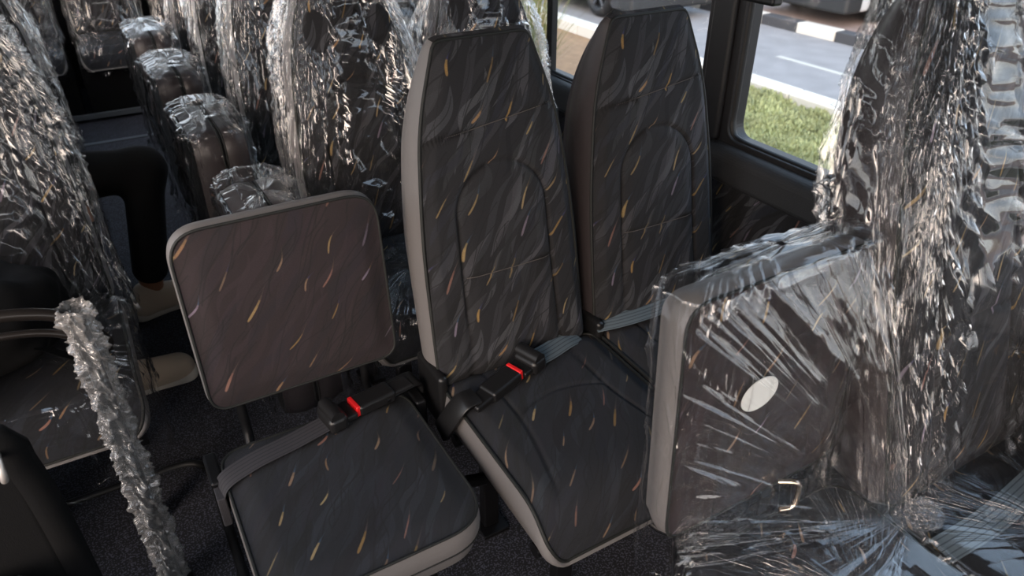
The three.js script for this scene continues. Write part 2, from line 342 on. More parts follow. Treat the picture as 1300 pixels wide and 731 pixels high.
// ---------------------------------------------------------------- outside
const GY = -1.0;
const asphalt = noiseTex(512, (u, v) => { const k = 0.5 + 0.03 * noise3(u * 180, v * 180, 3) + 0.03 * tileNoise(u, v, 5, 2); return [k, k, k * 1.01]; });
M.road = std({ map: scaled(asphalt, 0.5), roughness: 0.95 });
M.sand = std({ map: scaled(noiseTex(256, (u, v) => { const k = 0.85 + 0.1 * noise3(u * 90, v * 90, 5) + 0.06 * tileNoise(u, v, 6, 3); return [0.62 * k, 0.5 * k, 0.38 * k]; }), 1), roughness: 1 });
M.paving = std({ map: scaled(noiseTex(256, (u, v) => { const k = 0.9 + 0.08 * noise3(u * 70, v * 70, 15) + 0.05 * tileNoise(u, v, 6, 13); return [0.57 * k, 0.5 * k, 0.47 * k]; }), 0.6), roughness: 0.95 });
M.soil = std({ color: '#2d311c', roughness: 1 });
struct('ground', uvScale(box(-60, 140, GY - 0.4, GY - 0.12, -120, 80, 0)), M.sand, 'sandy ground beyond the road', 'ground');
struct('road', uvScale(box(6.72, 9.72, GY - 0.15, GY - 0.1, -90, 60, 0)), M.road, 'grey asphalt road outside the bus window', 'road');
struct('verge', uvScale(box(1.9, 6.5, GY - 0.15, GY - 0.02, -6.2, 8, 0)), M.soil, 'planted strip of ground beside the bus', 'ground');
struct('sand_bed', uvScale(box(1.9, 6.5, GY - 0.15, GY - 0.02, -30, -6.21, 0)), M.sand, 'bare sandy bed at the end of the planted strip', 'ground');
struct('bus_lane', uvScale(box(-30, 1.9, GY - 0.15, GY - 0.1, -90, 60, 0)), M.road, 'asphalt that the bus stands on', 'road');
struct('pavement', uvScale(box(9.95, 30, GY - 0.15, GY + 0.02, -60, 40, 0)), M.paving, 'pinkish paved parking strip across the road', 'pavement');
single('lane_line', box(8.3, 8.4, GY - 0.1, GY - 0.097, -7.0, -4.0, 0), std({ color: '#a8a8a2', roughness: 0.8 }), 'thin white painted line along the middle of the road', 'road marking');
{
  const white = std({ color: '#c4c2ba', roughness: 0.85 }), dark = std({ color: '#3c3e42', roughness: 0.85 });
  const near = struct('kerb_near', null, null, 'pale concrete kerb along the planted strip', 'kerb');
  for (let i = 0; i < 26; i++) part('kerb_block', box(6.48, 6.74, GY - 0.15, GY + 0.13, -14 + i * 0.8, -14 + i * 0.8 + 0.79, 0.02), white, near);
  const far = struct('kerb_far', null, null, 'kerb painted in black and white blocks across the road', 'kerb');
  for (let i = 0; i < 30; i++) part('kerb_block', box(9.72, 9.95, GY - 0.15, GY + 0.05, -20.15 + i * 0.72, -20.15 + i * 0.72 + 0.71, 0.02), i % 2 ? white : dark, far);
}
// low green ground cover: tufts of small leaves
{
  const rnd = rngOf(21), leaves = [];
  for (let i = 0; i < 14; i++) {
    const g = new THREE.PlaneGeometry(0.02, 0.034, 1, 2), p = g.attributes.position;
    for (let k = 0; k < p.count; k++) { const t = (p.getY(k) + 0.017) / 0.034; p.setX(k, p.getX(k) * (t < 0.1 ? 0.3 : t < 0.6 ? 1 : 0.15)); p.setZ(k, -t * t * 0.012); }
    g.translate(0, 0.03, 0).rotateX(0.4 + rnd() * 0.8).rotateY(rnd() * 6.28).translate((rnd() - 0.5) * 0.09, rnd() * 0.05, (rnd() - 0.5) * 0.09);
    g.computeVertexNormals(); leaves.push(g);
  }
  const tuft = merge(leaves), n = 42000, im = shade(new THREE.InstancedMesh(tuft, phys({ color: '#ffffff', roughness: 0.8, transmission: 0.25, thickness: 0 }), n)), m = new THREE.Matrix4(), q = new THREE.Quaternion(), col = new THREE.Color();
  for (let i = 0; i < n; i++) {
    const x = 3.2 + rnd() * 3.24, z = -6.2 + rnd() * 5.0, y = GY - 0.06 + 0.045 * (noise3(x * 1.6, z * 1.6, 9) + 0.6), s = 0.9 + rnd() * 0.7;
    m.compose(new THREE.Vector3(x, y, z), q.setFromEuler(new THREE.Euler((rnd() - 0.5) * 0.6, rnd() * 6.28, (rnd() - 0.5) * 0.6)), new THREE.Vector3(s, s, s)); im.setMatrixAt(i, m);
    const k = 0.75 + 0.4 * rnd() + 0.2 * noise3(x * 2.5, z * 2.5, 4); im.setColorAt(i, col.setRGB(0.38 * k, 0.41 * k, 0.2 * k));
  }
  im.name = 'ground_cover'; im.userData = { label: 'low bright green ground cover plants outside the bus window', category: 'plants', kind: 'stuff' }; scene.add(im);
}
// tall dry ornamental grass by the sandy bed
function grassClump(x, z, h, seed, label) {
  const rnd = rngOf(seed), t = thing('ornamental_grass', label, 'grass', [x, GY - 0.02, z], 0, 'ornamental grass beyond the bus window'), blades = [[], []];
  for (let i = 0; i < 420; i++) {
    const a = rnd() * 6.28, out = 0.1 + rnd() * 0.55, L = h * (0.6 + 0.5 * rnd()), bx = (rnd() - 0.5) * 0.25, bz = (rnd() - 0.5) * 0.25, w = 0.006 + rnd() * 0.006;
    const g = new THREE.PlaneGeometry(1, 1, 1, 6), p = g.attributes.position;
    for (let k = 0; k < p.count; k++) { const s = p.getY(k) + 0.5, wd = p.getX(k) * w * 2 * (1 - s * 0.85), r = out * s * s; p.setXYZ(k, bx + Math.cos(a) * r - Math.sin(a) * wd, L * s * (1 - 0.25 * s * out), bz + Math.sin(a) * r + Math.cos(a) * wd); }
    g.computeVertexNormals(); blades[i % 3 ? 0 : 1].push(g);
  }
  part('blades', merge(blades[0]), M.blade, t); part('dry_blades', merge(blades[1]), M.bladeDry, t);
}
M.blade = phys({ color: '#737c3a', roughness: 0.8, transmission: 0.3, thickness: 0, side: THREE.DoubleSide }); M.bladeDry = phys({ color: '#a29062', roughness: 0.85, transmission: 0.3, thickness: 0, side: THREE.DoubleSide });
grassClump(3.9, -6.4, 1.5, 31, 'tall yellow-green ornamental grass growing close behind the bus window');
grassClump(4.6, -8.0, 1.4, 32, 'yellow-green ornamental grass farther off, toward the pale kerb');
// parked vehicles
function car({ name, label, pos, turn, body, L = 4.5, Wd = 1.82, hgt = 1.6, wheel = 0.36, clear = 0.26 }) {
  const t = thing(name, label, 'car', pos, turn), r = wheel;
  const s = new THREE.Shape();
  const wx = [L * 0.5 - 0.86, -L * 0.5 + 0.92];
  s.moveTo(L / 2 - 0.06, clear);
  s.lineTo(wx[0] + r + 0.07, clear); s.absarc(wx[0], r, r + 0.06, -0.2, Math.PI + 0.2, false); s.lineTo(wx[1] + r + 0.07, clear); s.absarc(wx[1], r, r + 0.06, -0.2, Math.PI + 0.2, false);
  s.lineTo(-L / 2 + 0.1, clear); s.quadraticCurveTo(-L / 2, clear + 0.1, -L / 2 + 0.01, 0.75); s.lineTo(-L / 2 + 0.06, 1.0);
  s.quadraticCurveTo(-L / 2 + 0.2, 1.12, -L / 2 + 0.6, 1.1); s.lineTo(L / 2 - 1.15, 1.06); s.quadraticCurveTo(L / 2 - 0.3, 1.0, L / 2 - 0.05, 0.82); s.quadraticCurveTo(L / 2 + 0.02, 0.6, L / 2 - 0.06, clear);
  const ext = (sh, w, b) => new THREE.ExtrudeGeometry(sh, { depth: w - 2 * b, bevelEnabled: true, bevelSize: b, bevelThickness: b, bevelSegments: 4, curveSegments: 16 }).translate(0, 0, -w / 2 + b);
  part('body', ext(s, Wd, 0.05), body, t);
  const c = new THREE.Shape(); c.moveTo(-L / 2 + 0.25, 1.08); c.lineTo(-L / 2 + 0.55, hgt - 0.08); c.quadraticCurveTo(-L / 2 + 0.7, hgt, -L / 2 + 1.2, hgt); c.lineTo(L / 2 - 2.0, hgt - 0.02); c.quadraticCurveTo(L / 2 - 1.7, hgt - 0.06, L / 2 - 1.1, 1.05); c.closePath();
  part('cabin', ext(c, Wd - 0.2, 0.06), M.carGlass, t);
  part('roof', box(-L / 2 + 0.7, L / 2 - 1.95, hgt - 0.03, hgt + 0.03, -Wd / 2 + 0.16, Wd / 2 - 0.16, 0.03), body, t);
  part('bumper', box(L / 2 - 0.3, L / 2 + 0.08, clear - 0.06, 0.6, -Wd / 2 - 0.01, Wd / 2 + 0.01, 0.06), M.carTrim, t);
  part('grille', box(L / 2 - 0.06, L / 2 + 0.03, 0.55, 0.76, -0.45, 0.45, 0.03), M.carTrim, t);
  for (const k of [-1, 1]) part('headlamp', box(L / 2 - 0.2, L / 2 - 0.01, 0.66, 0.8, k * (Wd / 2 - 0.27) - 0.18, k * (Wd / 2 - 0.27) + 0.18, 0.05), M.carLamp, t);
  part('sill', box(wx[1] + r + 0.08, wx[0] - r - 0.08, clear - 0.06, clear + 0.1, -Wd / 2 - 0.01, Wd / 2 + 0.01, 0.03), M.carTrim, t);
  for (const x of wx) for (const k of [-1, 1]) {
    const w = part('wheel', new THREE.TorusGeometry(r - 0.09, 0.09, 12, 36).scale(1, 1, 1.2).translate(x, r, k * (Wd / 2 - 0.11)), M.rubber, t);
    const sp = [new THREE.CylinderGeometry(0.06, 0.06, 0.05, 16).rotateX(Math.PI / 2)];
    for (let i = 0; i < 5; i++) sp.push(box(-0.025, 0.025, 0.03, r - 0.1, -0.015, 0.015, 0.005).rotateZ(i * Math.PI * 0.4));
    sp.push(new THREE.TorusGeometry(r - 0.13, 0.015, 8, 32));
    part('rim', merge(sp).translate(x, r, k * (Wd / 2 - 0.05)), M.carRim, w);
    part('brake_disc', new THREE.CylinderGeometry(r - 0.14, r - 0.14, 0.02, 24).rotateX(Math.PI / 2).translate(x, r, k * (Wd / 2 - 0.1)), M.steel, w);
  }
  return t;
}
M.carGlass = std({ color: '#0b0d0e', roughness: 0.08 }); M.carTrim = std({ color: '#232527', roughness: 0.6 }); M.carLamp = std({ color: '#c8ccd0', roughness: 0.15 }); M.carRim = std({ color: '#5c6066', roughness: 0.35, metalness: 0.7 });
const paint = (c) => phys({ color: c, roughness: 0.35, clearcoat: 1, clearcoatRoughness: 0.05 });
car({ name: 'parked_car', label: 'silver car with black lower bumper parked on the paving', pos: [12.3, GY + 0.02, -8.2], turn: Math.PI, body: paint('#b9bcbe') });
car({ name: 'parked_car', label: 'white car parked at the striped kerb, behind the wrapped front seat', pos: [12.9, GY + 0.02, -5.9], turn: Math.PI, body: paint('#e6e6e2') });
car({ name: 'parked_car', label: 'dark car standing on the road behind the ornamental grass', pos: [8.6, GY - 0.1, -11.8], turn: -Math.PI / 2, body: paint('#2a2b2e') });

// ---------------------------------------------------------------- upholstery shapes shared by all seats
// tall back: local x across, y up the back, z out of the face; foot of the back at the origin
function tallBack(Ht, w0 = 0.385) {
  const sh = Ht - 0.16, k = w0 / 0.385;
  const corners = [[-0.185 * k, 0, 0.03], [0.185 * k, 0, 0.03], [0.178 * k, sh * 0.6, 0.25], [0.152 * k, sh + 0.01, 0.07], [0.1 * k, Ht, 0.014], [-0.1 * k, Ht, 0.014], [-0.152 * k, sh + 0.01, 0.07], [-0.178 * k, sh * 0.6, 0.25]];
  const groove = (d, w = 0.0045) => Math.exp(-(d * d) / (2 * w * w * 0.35));
  const archD = (x, y) => {           // signed distance to the arched panel in the lower back
    const top = sh * 0.86, r = 0.098, hw = 0.1 + 0.012 * (1 - y / top);
    if (y > top - r) return Math.hypot(x / hw * r, y - (top - r)) - r;
    return Math.abs(x) - hw;
  };
  const H = (x, y, k2) => {
    const e = 1 - k2, puff = 0.016 * sstep(0, 0.16, e), d = archD(x, y);
    let h = puff + 0.006 * Math.cos(x / 0.19 * 1.5);
    h += (d < 0 ? 0.006 * sstep(0, 0.03, -d) : 0);
    h -= 0.0075 * groove(d) + 0.007 * groove(y - sh * 1.0 - 0.02 * (x / 0.15)) * sstep(0.0, 0.05, e);
    if (d < 0) h -= 0.005 * groove(y - sh * 0.44);
    h += 0.012 * sstep(0.5, 0.0, y / sh) * (Math.abs(x) / 0.19) ** 2;
    return h * sstep(0, 0.02, e);
  };
  const T = (x, y) => 0.02 + 0.122 * Math.sqrt(Math.max(0, 1 - clamp(y / Ht) ** 5)) * (0.75 + 0.25 * clamp(y / 0.3));
  return pad({ corners, N: 220, R: 64, H, T, bulge: 0.012, inset: 0.014, S: 12, centre: new THREE.Vector2(0, Ht * 0.5), uvShift: [0.2, 0.1], topBand: Ht * 0.96 });
}
function seatCushion(w, d, T0 = 0.115) {  // local x across, y towards the rear, z up; waterfall front edge
  const corners = [[-w / 2, -d / 2, 0.03], [w / 2, -d / 2, 0.03], [w / 2, d / 2, 0.03], [-w / 2, d / 2, 0.03]];
  const groove = (q, s = 0.0045) => Math.exp(-(q * q) / (2 * s * s * 0.35));
  const drop = (y) => { const f = clamp((-y - (d / 2 - 0.1)) / 0.1); return T0 * 0.88 * (1 - Math.sqrt(Math.max(0, 1 - f * f))); };
  const H = (x, y, k) => {
    const e = 1 - k; let h = 0.016 * sstep(0, 0.2, e) - drop(y);
    const q = Math.abs(x) - (0.105 + 0.04 * sstep(0.05, -d / 2, y)); h -= 0.005 * groove(q) * sstep(-d * 0.45, -d * 0.3, y) * sstep(0, 0.04, e);
    h -= 0.004 * groove(y - 0.07 + x * x * 3) * (Math.abs(x) < 0.105 ? 1 : 0);
    return h;
  };
  const T = (x, y) => T0 - drop(y);
  return pad({ corners, N: 180, R: 48, H, T, bulge: 0.01, inset: 0.012, S: 8, uvShift: [0.31, 0.37], fall: drop });
}
const smallPad = (w, h, t, rTop, rBot, shift = [0, 0], R = 26) => pad({ corners: [[-w / 2, -h / 2, rBot], [w / 2, -h / 2, rBot], [w / 2, h / 2, rTop], [-w / 2, h / 2, rTop]], N: 140, R, H: (x, y, k) => 0.012 * sstep(0, 0.25, 1 - k), T: () => t, bulge: 0.006, inset: 0.008, S: 8, uvShift: shift });
const BACK = tallBack(0.70), CUSH = seatCushion(0.39, 0.44), BACKTALL = tallBack(0.86, 0.42);
const JB = smallPad(0.375, 0.365, 0.062, 0.06, 0.035, [0.05, 0.12]), JC = smallPad(0.385, 0.40, 0.085, 0.05, 0.085, [0.33, 0.02]);
const pipeOf = (p, r = 0.0038) => tube(p.rim.filter((_, i) => i % 2 === 0), r, p.rim.length, 7, true);
const PIPE = { back: pipeOf(BACK), cush: pipeOf(CUSH), tall: pipeOf(BACKTALL), jb: pipeOf(JB, 0.0028), jc: pipeOf(JC, 0.0028) };
// a pad as a part (the fabric face) with its sub-parts
function addPad(name, P, pipe, faceMat, sideMat, backMat, parent, pos, rot, sideName = 'side_panel') {
  const f = part(name, P.face, faceMat, parent); f.position.set(...pos); f.rotation.set(...rot);
  part(sideName, P.side, sideMat, f); if (P.top) part('top_band', P.top, faceMat, f); if (P.back) part(backMat === M.shell ? 'rear_shell' : 'underside', P.back, backMat, f);
  part('piping', pipe, M.piping, f); if (P === BACK && parent.name === 'double_seat') for (const q of STITCH) part('stitching', q, M.thread, f); return f;
}
M.thread = std({ color: '#4c4744', roughness: 0.9 });
const seamAt = (y, hw, lean) => tube(Array.from({ length: 21 }, (_, i) => { const x = -hw + i * hw / 10, yy = y + lean * (x / 0.15); return [x, yy, BACK.H(x, yy, 0.6) + 0.003 - 0.012 * (Math.abs(x) / 0.138) ** 8]; }), 0.0009, 80, 5);
const STITCH = [seamAt(0.54, 0.135, 0.02), seamAt(0.54 * 0.44, 0.1, 0)];
const TILT = -0.185, FLAT = -Math.PI / 2;

// ---------------------------------------------------------------- clear film bags
// rings: [height, centre x, centre z, half width, half depth]; folds run mostly along the height
function filmBag(rings, { seed = 1, nu = 220, nv = 150, amp = 0.011, pow = 3.2, hem = 0.02, holes = [], diag = 0.45, fold = 26, calm = 0.6 } = {}) {
  const n = rings.length - 1, get = (t, c) => {
    const s = t * n, i = Math.min(n - 1, Math.floor(s)), f = s - i, a = rings[Math.max(0, i - 1)][c], b = rings[i][c], d = rings[i + 1][c], e = rings[Math.min(n, i + 2)][c];
    return 0.5 * (2 * b + (d - a) * f + (2 * a - 5 * b + 4 * d - e) * f * f + (3 * b - a - 3 * d + e) * f * f * f);
  };
  const S = seed * 13.7, W0 = Math.max(...rings.map((q) => q[3])), D0 = Math.max(...rings.map((q) => q[4]));
  const fn = (u, v) => {
    const th = u * 2 * Math.PI, hw = Math.max(0.004, get(v, 3)), hd = Math.max(0.004, get(v, 4)), c = Math.cos(th), s = Math.sin(th), e = 0.42;
    let x = hw * Math.sign(c) * Math.abs(c) ** e, z = hd * Math.sign(s) * Math.abs(s) ** e, y = get(v, 0);
    const L = Math.hypot(x / hw, z / hd) || 1, nx = (x / hw) / L, nz = (z / hd) / L, px = x + get(v, 1), pz = z + get(v, 2);
    const lean = 0.25 * noise3(px * 1.5 + S, y * 1.5, pz * 1.5), xi = (x / hw) * W0, zi = (z / hd) * D0;
    const a = ridge((xi + lean * y) * fold + S, y * 0.8, zi * fold), a2 = ridge((xi - 0.12 * y) * fold * 2.1 + S, y * 1.2 + 3, zi * fold * 2), b = ridge((px - 0.55 * y) * fold * 0.6 - S, (y + 0.55 * px) * 1.5, pz * 16 + 5), c2 = ridge((px + 0.7 * y) * fold * 0.5 + S, (y - 0.7 * px) * 1.2 + 9, pz * 14), d2 = ridge(px * 30 + S, y * 18, pz * 30);
    const k = Math.min(1, hw / 0.08, hd / 0.03), ma = sstep(-0.35, 0.35, noise3(px * 5 + S, y * 2, pz * 5)), mb = sstep(-0.2, 0.4, noise3(px * 4 - S, y * 3 + 4, pz * 4)), md = sstep(0.1, 0.6, noise3(px * 7 + S, y * 6, pz * 7 + 3));
    const disp = k * amp * (0.2 + 1.2 * ma * (a ** (pow * 1.6)) + 0.6 * a2 ** (pow * 1.3) + diag * mb * (b ** (pow * 2)) + 0.8 * diag * (1 - mb) * (c2 ** (pow * 2)) + 0.2 * md * d2 ** 3) * (1 - calm * nx ** 4);
    const jag = v < 0.12 ? (0.12 - v) / 0.12 : 0;
    y += jag * hem * noise3(px * 9 + S, 0, pz * 9) + k * amp * 0.4 * noise3(px * 16, y * 16 + S, pz * 16) * (v > 0.85 ? 1 : 0.1);
    return [px + nx * disp, y, pz + nz * disp, (u * 2 * (W0 + D0) * 2) / 0.22, get(v, 0) / 1.0];
  };
  const g = gridGeo(nu, nv, fn, holes.length ? (i, j, pos, a) => !holes.some(([hx, hy, rx, ry]) => pos[a * 3 + 2] > get(j, 2) && ((pos[a * 3] - hx) / rx) ** 2 + ((pos[a * 3 + 1] - hy) / ry) ** 2 < 1) : null);
  return g;
}
const backBag = (Ht, o = {}) => {          // round a tall back whose foot is at the origin
  const t = Math.tan(0.185), w = o.w ?? 0.2, R = [];
  for (const [y, hw, hd] of [[-0.03, w + 0.022, 0.092], [0.12, w + 0.012, 0.084], [0.3, w + 0.01, 0.086], [Ht * 0.62, w * 0.98, 0.084], [Ht * 0.78, w * 0.88, 0.074], [Ht * 0.92, w * 0.71, 0.056], [Ht, w * 0.59, 0.038], [Ht + 0.022, w * 0.46, 0.026], [Ht + 0.03, w * 0.16, 0.012], [Ht + 0.027, 0.006, 0.005]]) R.push([y * 0.983, 0, -y * t - 0.052 + (y / Ht) ** 3 * 0.028, hw, hd]);
  return filmBag(R, o);
};
const boxBag = (w, h, d, o = {}) => filmBag([[-h / 2 - 0.03, 0, 0, w / 2 + 0.012, d / 2 + 0.012], [-h / 2 + 0.02, 0, 0, w / 2 + 0.01, d / 2 + 0.01], [0, 0, 0, w / 2 + 0.008, d / 2 + 0.008], [h / 2 - 0.04, 0, 0, w / 2 + 0.007, d / 2 + 0.007], [h / 2 - 0.006, 0, 0, w / 2 - 0.004, d / 2 - 0.002], [h / 2 + 0.008, 0, 0, w / 2 - 0.035, d / 2 - 0.02], [h / 2 + 0.012, 0, 0, w / 4, d / 4], [h / 2 + 0.012, 0, 0, 0.006, 0.006]], o);
const FILM = 'clear crinkled plastic film';

// ---------------------------------------------------------------- seats
function buckle(parent, name, pos, yawA, pitch, rollA = 0) {  // black buckle, long axis along local x, red button near the tongue end
  const b = part(name, merge([box(-0.055, 0.03, -0.012, 0.014, -0.024, 0.024, 0.007), box(-0.1, -0.05, -0.007, 0.008, -0.02, 0.02, 0.005)]), M.blackPlastic, parent);
  b.position.set(...pos); b.rotation.set(rollA, yawA, pitch, 'YZX');
  part('release_button', box(0.026, 0.036, -0.009, 0.0155, -0.021, 0.021, 0.003), M.red, b, 'red release button');
  const tg = part('tongue', merge([box(0.036, 0.066, -0.006, 0.007, -0.027, 0.027, 0.004), box(0.058, 0.1, -0.018, 0.02, -0.034, 0.034, 0.012), rod([0.08, 0.018, -0.03], [0.08, 0.018, 0.03], 0.015)]), M.blackPlastic, b);
  return b;
}
// the two-seat bench; x = left edge of the aisle seat, z of the foot of the backs
function doubleSeat(x0, z0, { film = 0, label, group, holes = [], main = false, res = 1 }) {
  const t = thing('double_seat', label, 'seat', [x0, 0, z0], 0, group), y = 0.45;
  for (const k of [0, 1]) {
    const cx = 0.19 + k * 0.405;
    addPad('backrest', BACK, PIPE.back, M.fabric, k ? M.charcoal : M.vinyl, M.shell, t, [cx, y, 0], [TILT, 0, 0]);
    addPad('cushion', CUSH, PIPE.cush, M.fabricSkyLit, M.vinyl, M.softBlack, t, [cx + 0.012, y + 0.003, 0.215], [FLAT + 0.03, 0, 0]);
    part('recliner_cover', box(cx - 0.2, cx - 0.178, 0.36, 0.5, -0.09, 0.03, 0.01), M.blackPlastic, t);
  }
  // frame below
  part('frame', merge([rod([0.02, 0.31, 0.36], [0.79, 0.31, 0.36], 0.016), rod([0.02, 0.31, 0.02], [0.79, 0.31, 0.02], 0.016), rod([0.06, 0.31, 0.02], [0.06, 0.31, 0.36], 0.014), rod([0.74, 0.31, 0.02], [0.74, 0.31, 0.36], 0.014)]), M.steel, t);
  for (const [lx, lz] of [[0.1, 0.34], [0.7, 0.34], [0.1, 0.03], [0.7, 0.03]]) part('leg', merge([box(lx - 0.02, lx + 0.02, 0.01, 0.31, lz - 0.014, lz + 0.014, 0.004), box(lx - 0.035, lx + 0.035, 0, 0.012, lz - 0.04, lz + 0.04, 0.003)]), M.steel, t);
  if (main) {
    part('recline_lever', merge([tube([[0.27, 0.3, 0.35], [0.29, 0.285, 0.4], [0.315, 0.283, 0.425], [0.335, 0.29, 0.42]], 0.009), tube([[0.27, 0.285, 0.35], [0.285, 0.262, 0.4], [0.31, 0.255, 0.43], [0.33, 0.26, 0.43]], 0.009)]), M.steel, t);
    buckle(t, 'buckle', [0.115, 0.488, 0.085], 0.3, 0.1);
    part('belt_webbing', merge([band([[0.19, 0.492, 0.06], [0.25, 0.488, 0.045], [0.31, 0.484, 0.025], [0.35, 0.474, 0.01]], 0.045, [0.25, -0.3, 1])]), M.web, t);
    part('belt_webbing', merge([band([[0.40, 0.485, 0.01], [0.47, 0.492, 0.03], [0.56, 0.494, 0.035], [0.68, 0.492, 0.02], [0.76, 0.47, 0.0]], 0.047, [0, -0.2, 1])]), M.web, t);
    part('belt_stalk', merge([band([[-0.03, 0.4, 0.07], [0.01, 0.485, 0.1], [0.04, 0.488, 0.1]], 0.046, [0.1, 0, 1], 0.012)]), M.blackPlastic, t);
  }
  if (film) for (const k of [0, 1]) {
    const cx = 0.19 + k * 0.405;
    const g = part('plastic_cover', backBag(0.70, { seed: film + k * 2.3, nu: Math.round(420 * res), nv: Math.round(130 * res), amp: 0.02, fold: 38, diag: 0.3, holes: holes[k] ?? [] }), M.filmStreak, t, FILM); g.position.set(cx, y, 0);
    const c = part('cushion_cover', boxBag(0.385, 0.13, 0.45, { seed: film + 7 + k, nu: Math.round(160 * res), nv: Math.round(70 * res), amp: 0.012, hem: 0.05 }), M.film, t, FILM); c.position.set(cx + 0.012, y - 0.05, 0.215);
  }
  return t;
}
// fold-down aisle seat, opened out
function jumpSeat(x, z, label) {
  const t = thing('jump_seat', label, 'seat', [x, 0, z]);   // x = centre, z = face of the back
  addPad('backrest', JB, PIPE.jb, M.fabricWarmLit, M.vinyl, M.shell, t, [0.005, 0.7, 0], [-0.09, 0, 0], 'rim');
  const c = addPad('cushion', JC, PIPE.jc, M.fabricSkyLit, M.vinyl, M.softBlack, t, [-0.005, 0.438, 0.245], [FLAT, 0, 0], 'rim');
  part('seam_band', tube(JC.o.filter((_, i) => i % 2 === 0).map((p) => [p.x * 1.012, p.y * 1.012, -0.048]), 0.0022, 160, 6, true), M.piping, c);
  for (const k of [-1, 1]) part('post', tube([[k * 0.13, 0.53, -0.03], [k * 0.13, 0.47, -0.025], [k * 0.13, 0.415, -0.015], [k * 0.135, 0.375, 0.03], [k * 0.135, 0.345, 0.12]], 0.010), M.steel, t);
  part('frame', merge([rod([-0.15, 0.345, 0.08], [0.15, 0.345, 0.08], 0.012), rod([-0.15, 0.345, 0.4], [0.15, 0.345, 0.4], 0.012), rod([-0.14, 0.345, 0.06], [-0.14, 0.345, 0.42], 0.012), rod([0.14, 0.345, 0.06], [0.14, 0.345, 0.42], 0.012), rod([0.12, 0.345, 0.24], [0.28, 0.3, 0.24], 0.014)]), M.steel, t);
  part('hinge', box(-0.225, -0.2, 0.36, 0.44, 0.03, 0.12, 0.006), M.steel, t); part('hinge', box(0.195, 0.22, 0.34, 0.44, 0.0, 0.1, 0.006), M.steel, t);
  part('leg', merge([rod([0.1, 0.34, 0.3], [0.14, 0.0, 0.3], 0.012), box(0.1, 0.18, 0, 0.012, 0.26, 0.34, 0.003)]), M.steel, t);
  part('belt_webbing', merge([band([[-0.215, 0.40, 0.13], [-0.204, 0.443, 0.13], [-0.15, 0.458, 0.12], [-0.06, 0.461, 0.105], [0.015, 0.466, 0.092]], 0.047, [0.15, 0, 1], 0.002)]), M.webDark, t);
  part('belt_anchor', box(-0.222, -0.206, 0.36, 0.43, 0.095, 0.155, 0.003), M.webDark, t);
  buckle(t, 'buckle', [0.1, 0.468, 0.075], Math.PI + 0.16, 0.0);
  part('belt_stalk', merge([band([[0.13, 0.467, 0.07], [0.17, 0.468, 0.06], [0.215, 0.462, 0.05], [0.225, 0.42, 0.04]], 0.05, [0.1, 0, 1], 0.008)]), M.blackPlastic, t);
  return t;
}

const main = doubleSeat(0.47, -1.12, { label: 'unwrapped double seat in dark streaked fabric with grey vinyl side, beside the window', main: true });
jumpSeat(0.22, -1.215, 'opened fold-down aisle seat in streaked fabric painted warm-lit, with red-buttoned belt buckle');

// wrapped double seats behind
const wrapRow = (i, seed, label, holes, res) => doubleSeat(0.425, -1.12 - 0.7 * i, { film: seed, label, holes, res });
wrapRow(1, 3, 'film-wrapped double seat directly behind the unwrapped double seat', [[[-0.085, 0.585, 0.033, 0.05], [0.085, 0.585, 0.033, 0.05]], [[-0.085, 0.595, 0.033, 0.05], [0.085, 0.595, 0.033, 0.05]]], 1);
wrapRow(2, 5, 'film-wrapped double seat in the second row behind the unwrapped one', [], 0.8);
wrapRow(3, 9, 'film-wrapped double seat in the third row behind the unwrapped one', [], 0.6);
wrapRow(4, 12, 'film-wrapped double seat next to the rear bench', [], 0.5);

// folded aisle seats, swung up against the doubles
const FOLD = { back: smallPad(0.37, 0.5, 0.062, 0.07, 0.05, [0.1, 0.3], 12), cush: smallPad(0.37, 0.52, 0.075, 0.07, 0.08, [0.2, 0.1], 12) };
FOLD.pb = pipeOf(FOLD.back, 0.0028); FOLD.pc = pipeOf(FOLD.cush, 0.0028);
function foldedSeat(z, seed, label, res = 1) {
  const t = thing('folded_jump_seat', label, 'seat', [0.19, 0, z]);
  // the pads stand on edge: cushion towards the aisle, back folded against it
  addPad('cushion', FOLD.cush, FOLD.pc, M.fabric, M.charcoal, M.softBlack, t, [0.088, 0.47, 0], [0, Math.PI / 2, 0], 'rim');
  addPad('backrest', FOLD.back, FOLD.pb, M.fabricWarmLit, M.charcoal, M.shell, t, [0.098, 0.48, 0], [0, -Math.PI / 2, 0], 'rim');
  for (const k of [-0.12, 0.12]) part('hinge', rod([0.14, 0.31, k], [0.22, 0.3, k], 0.012), M.steel, t);
  const c = part('plastic_cover', boxBag(0.165, 0.545, 0.385, { seed, nu: Math.round(180 * res), nv: Math.round(120 * res), amp: 0.017, fold: 22, hem: 0.05, calm: 0 }), M.film, t, FILM); c.position.set(0.088, 0.475, 0);
}
foldedSeat(-1.63, 41, 'film-wrapped folded aisle seat beside the second double seat, half hidden by the opened aisle seat back', 1);
foldedSeat(-2.33, 42, 'film-wrapped folded aisle seat beside the third double seat', 1);
foldedSeat(-3.03, 43, 'film-wrapped folded aisle seat beside the fourth double seat', 0.8);
foldedSeat(-3.73, 44, 'film-wrapped folded aisle seat nearest the rear bench', 0.7);

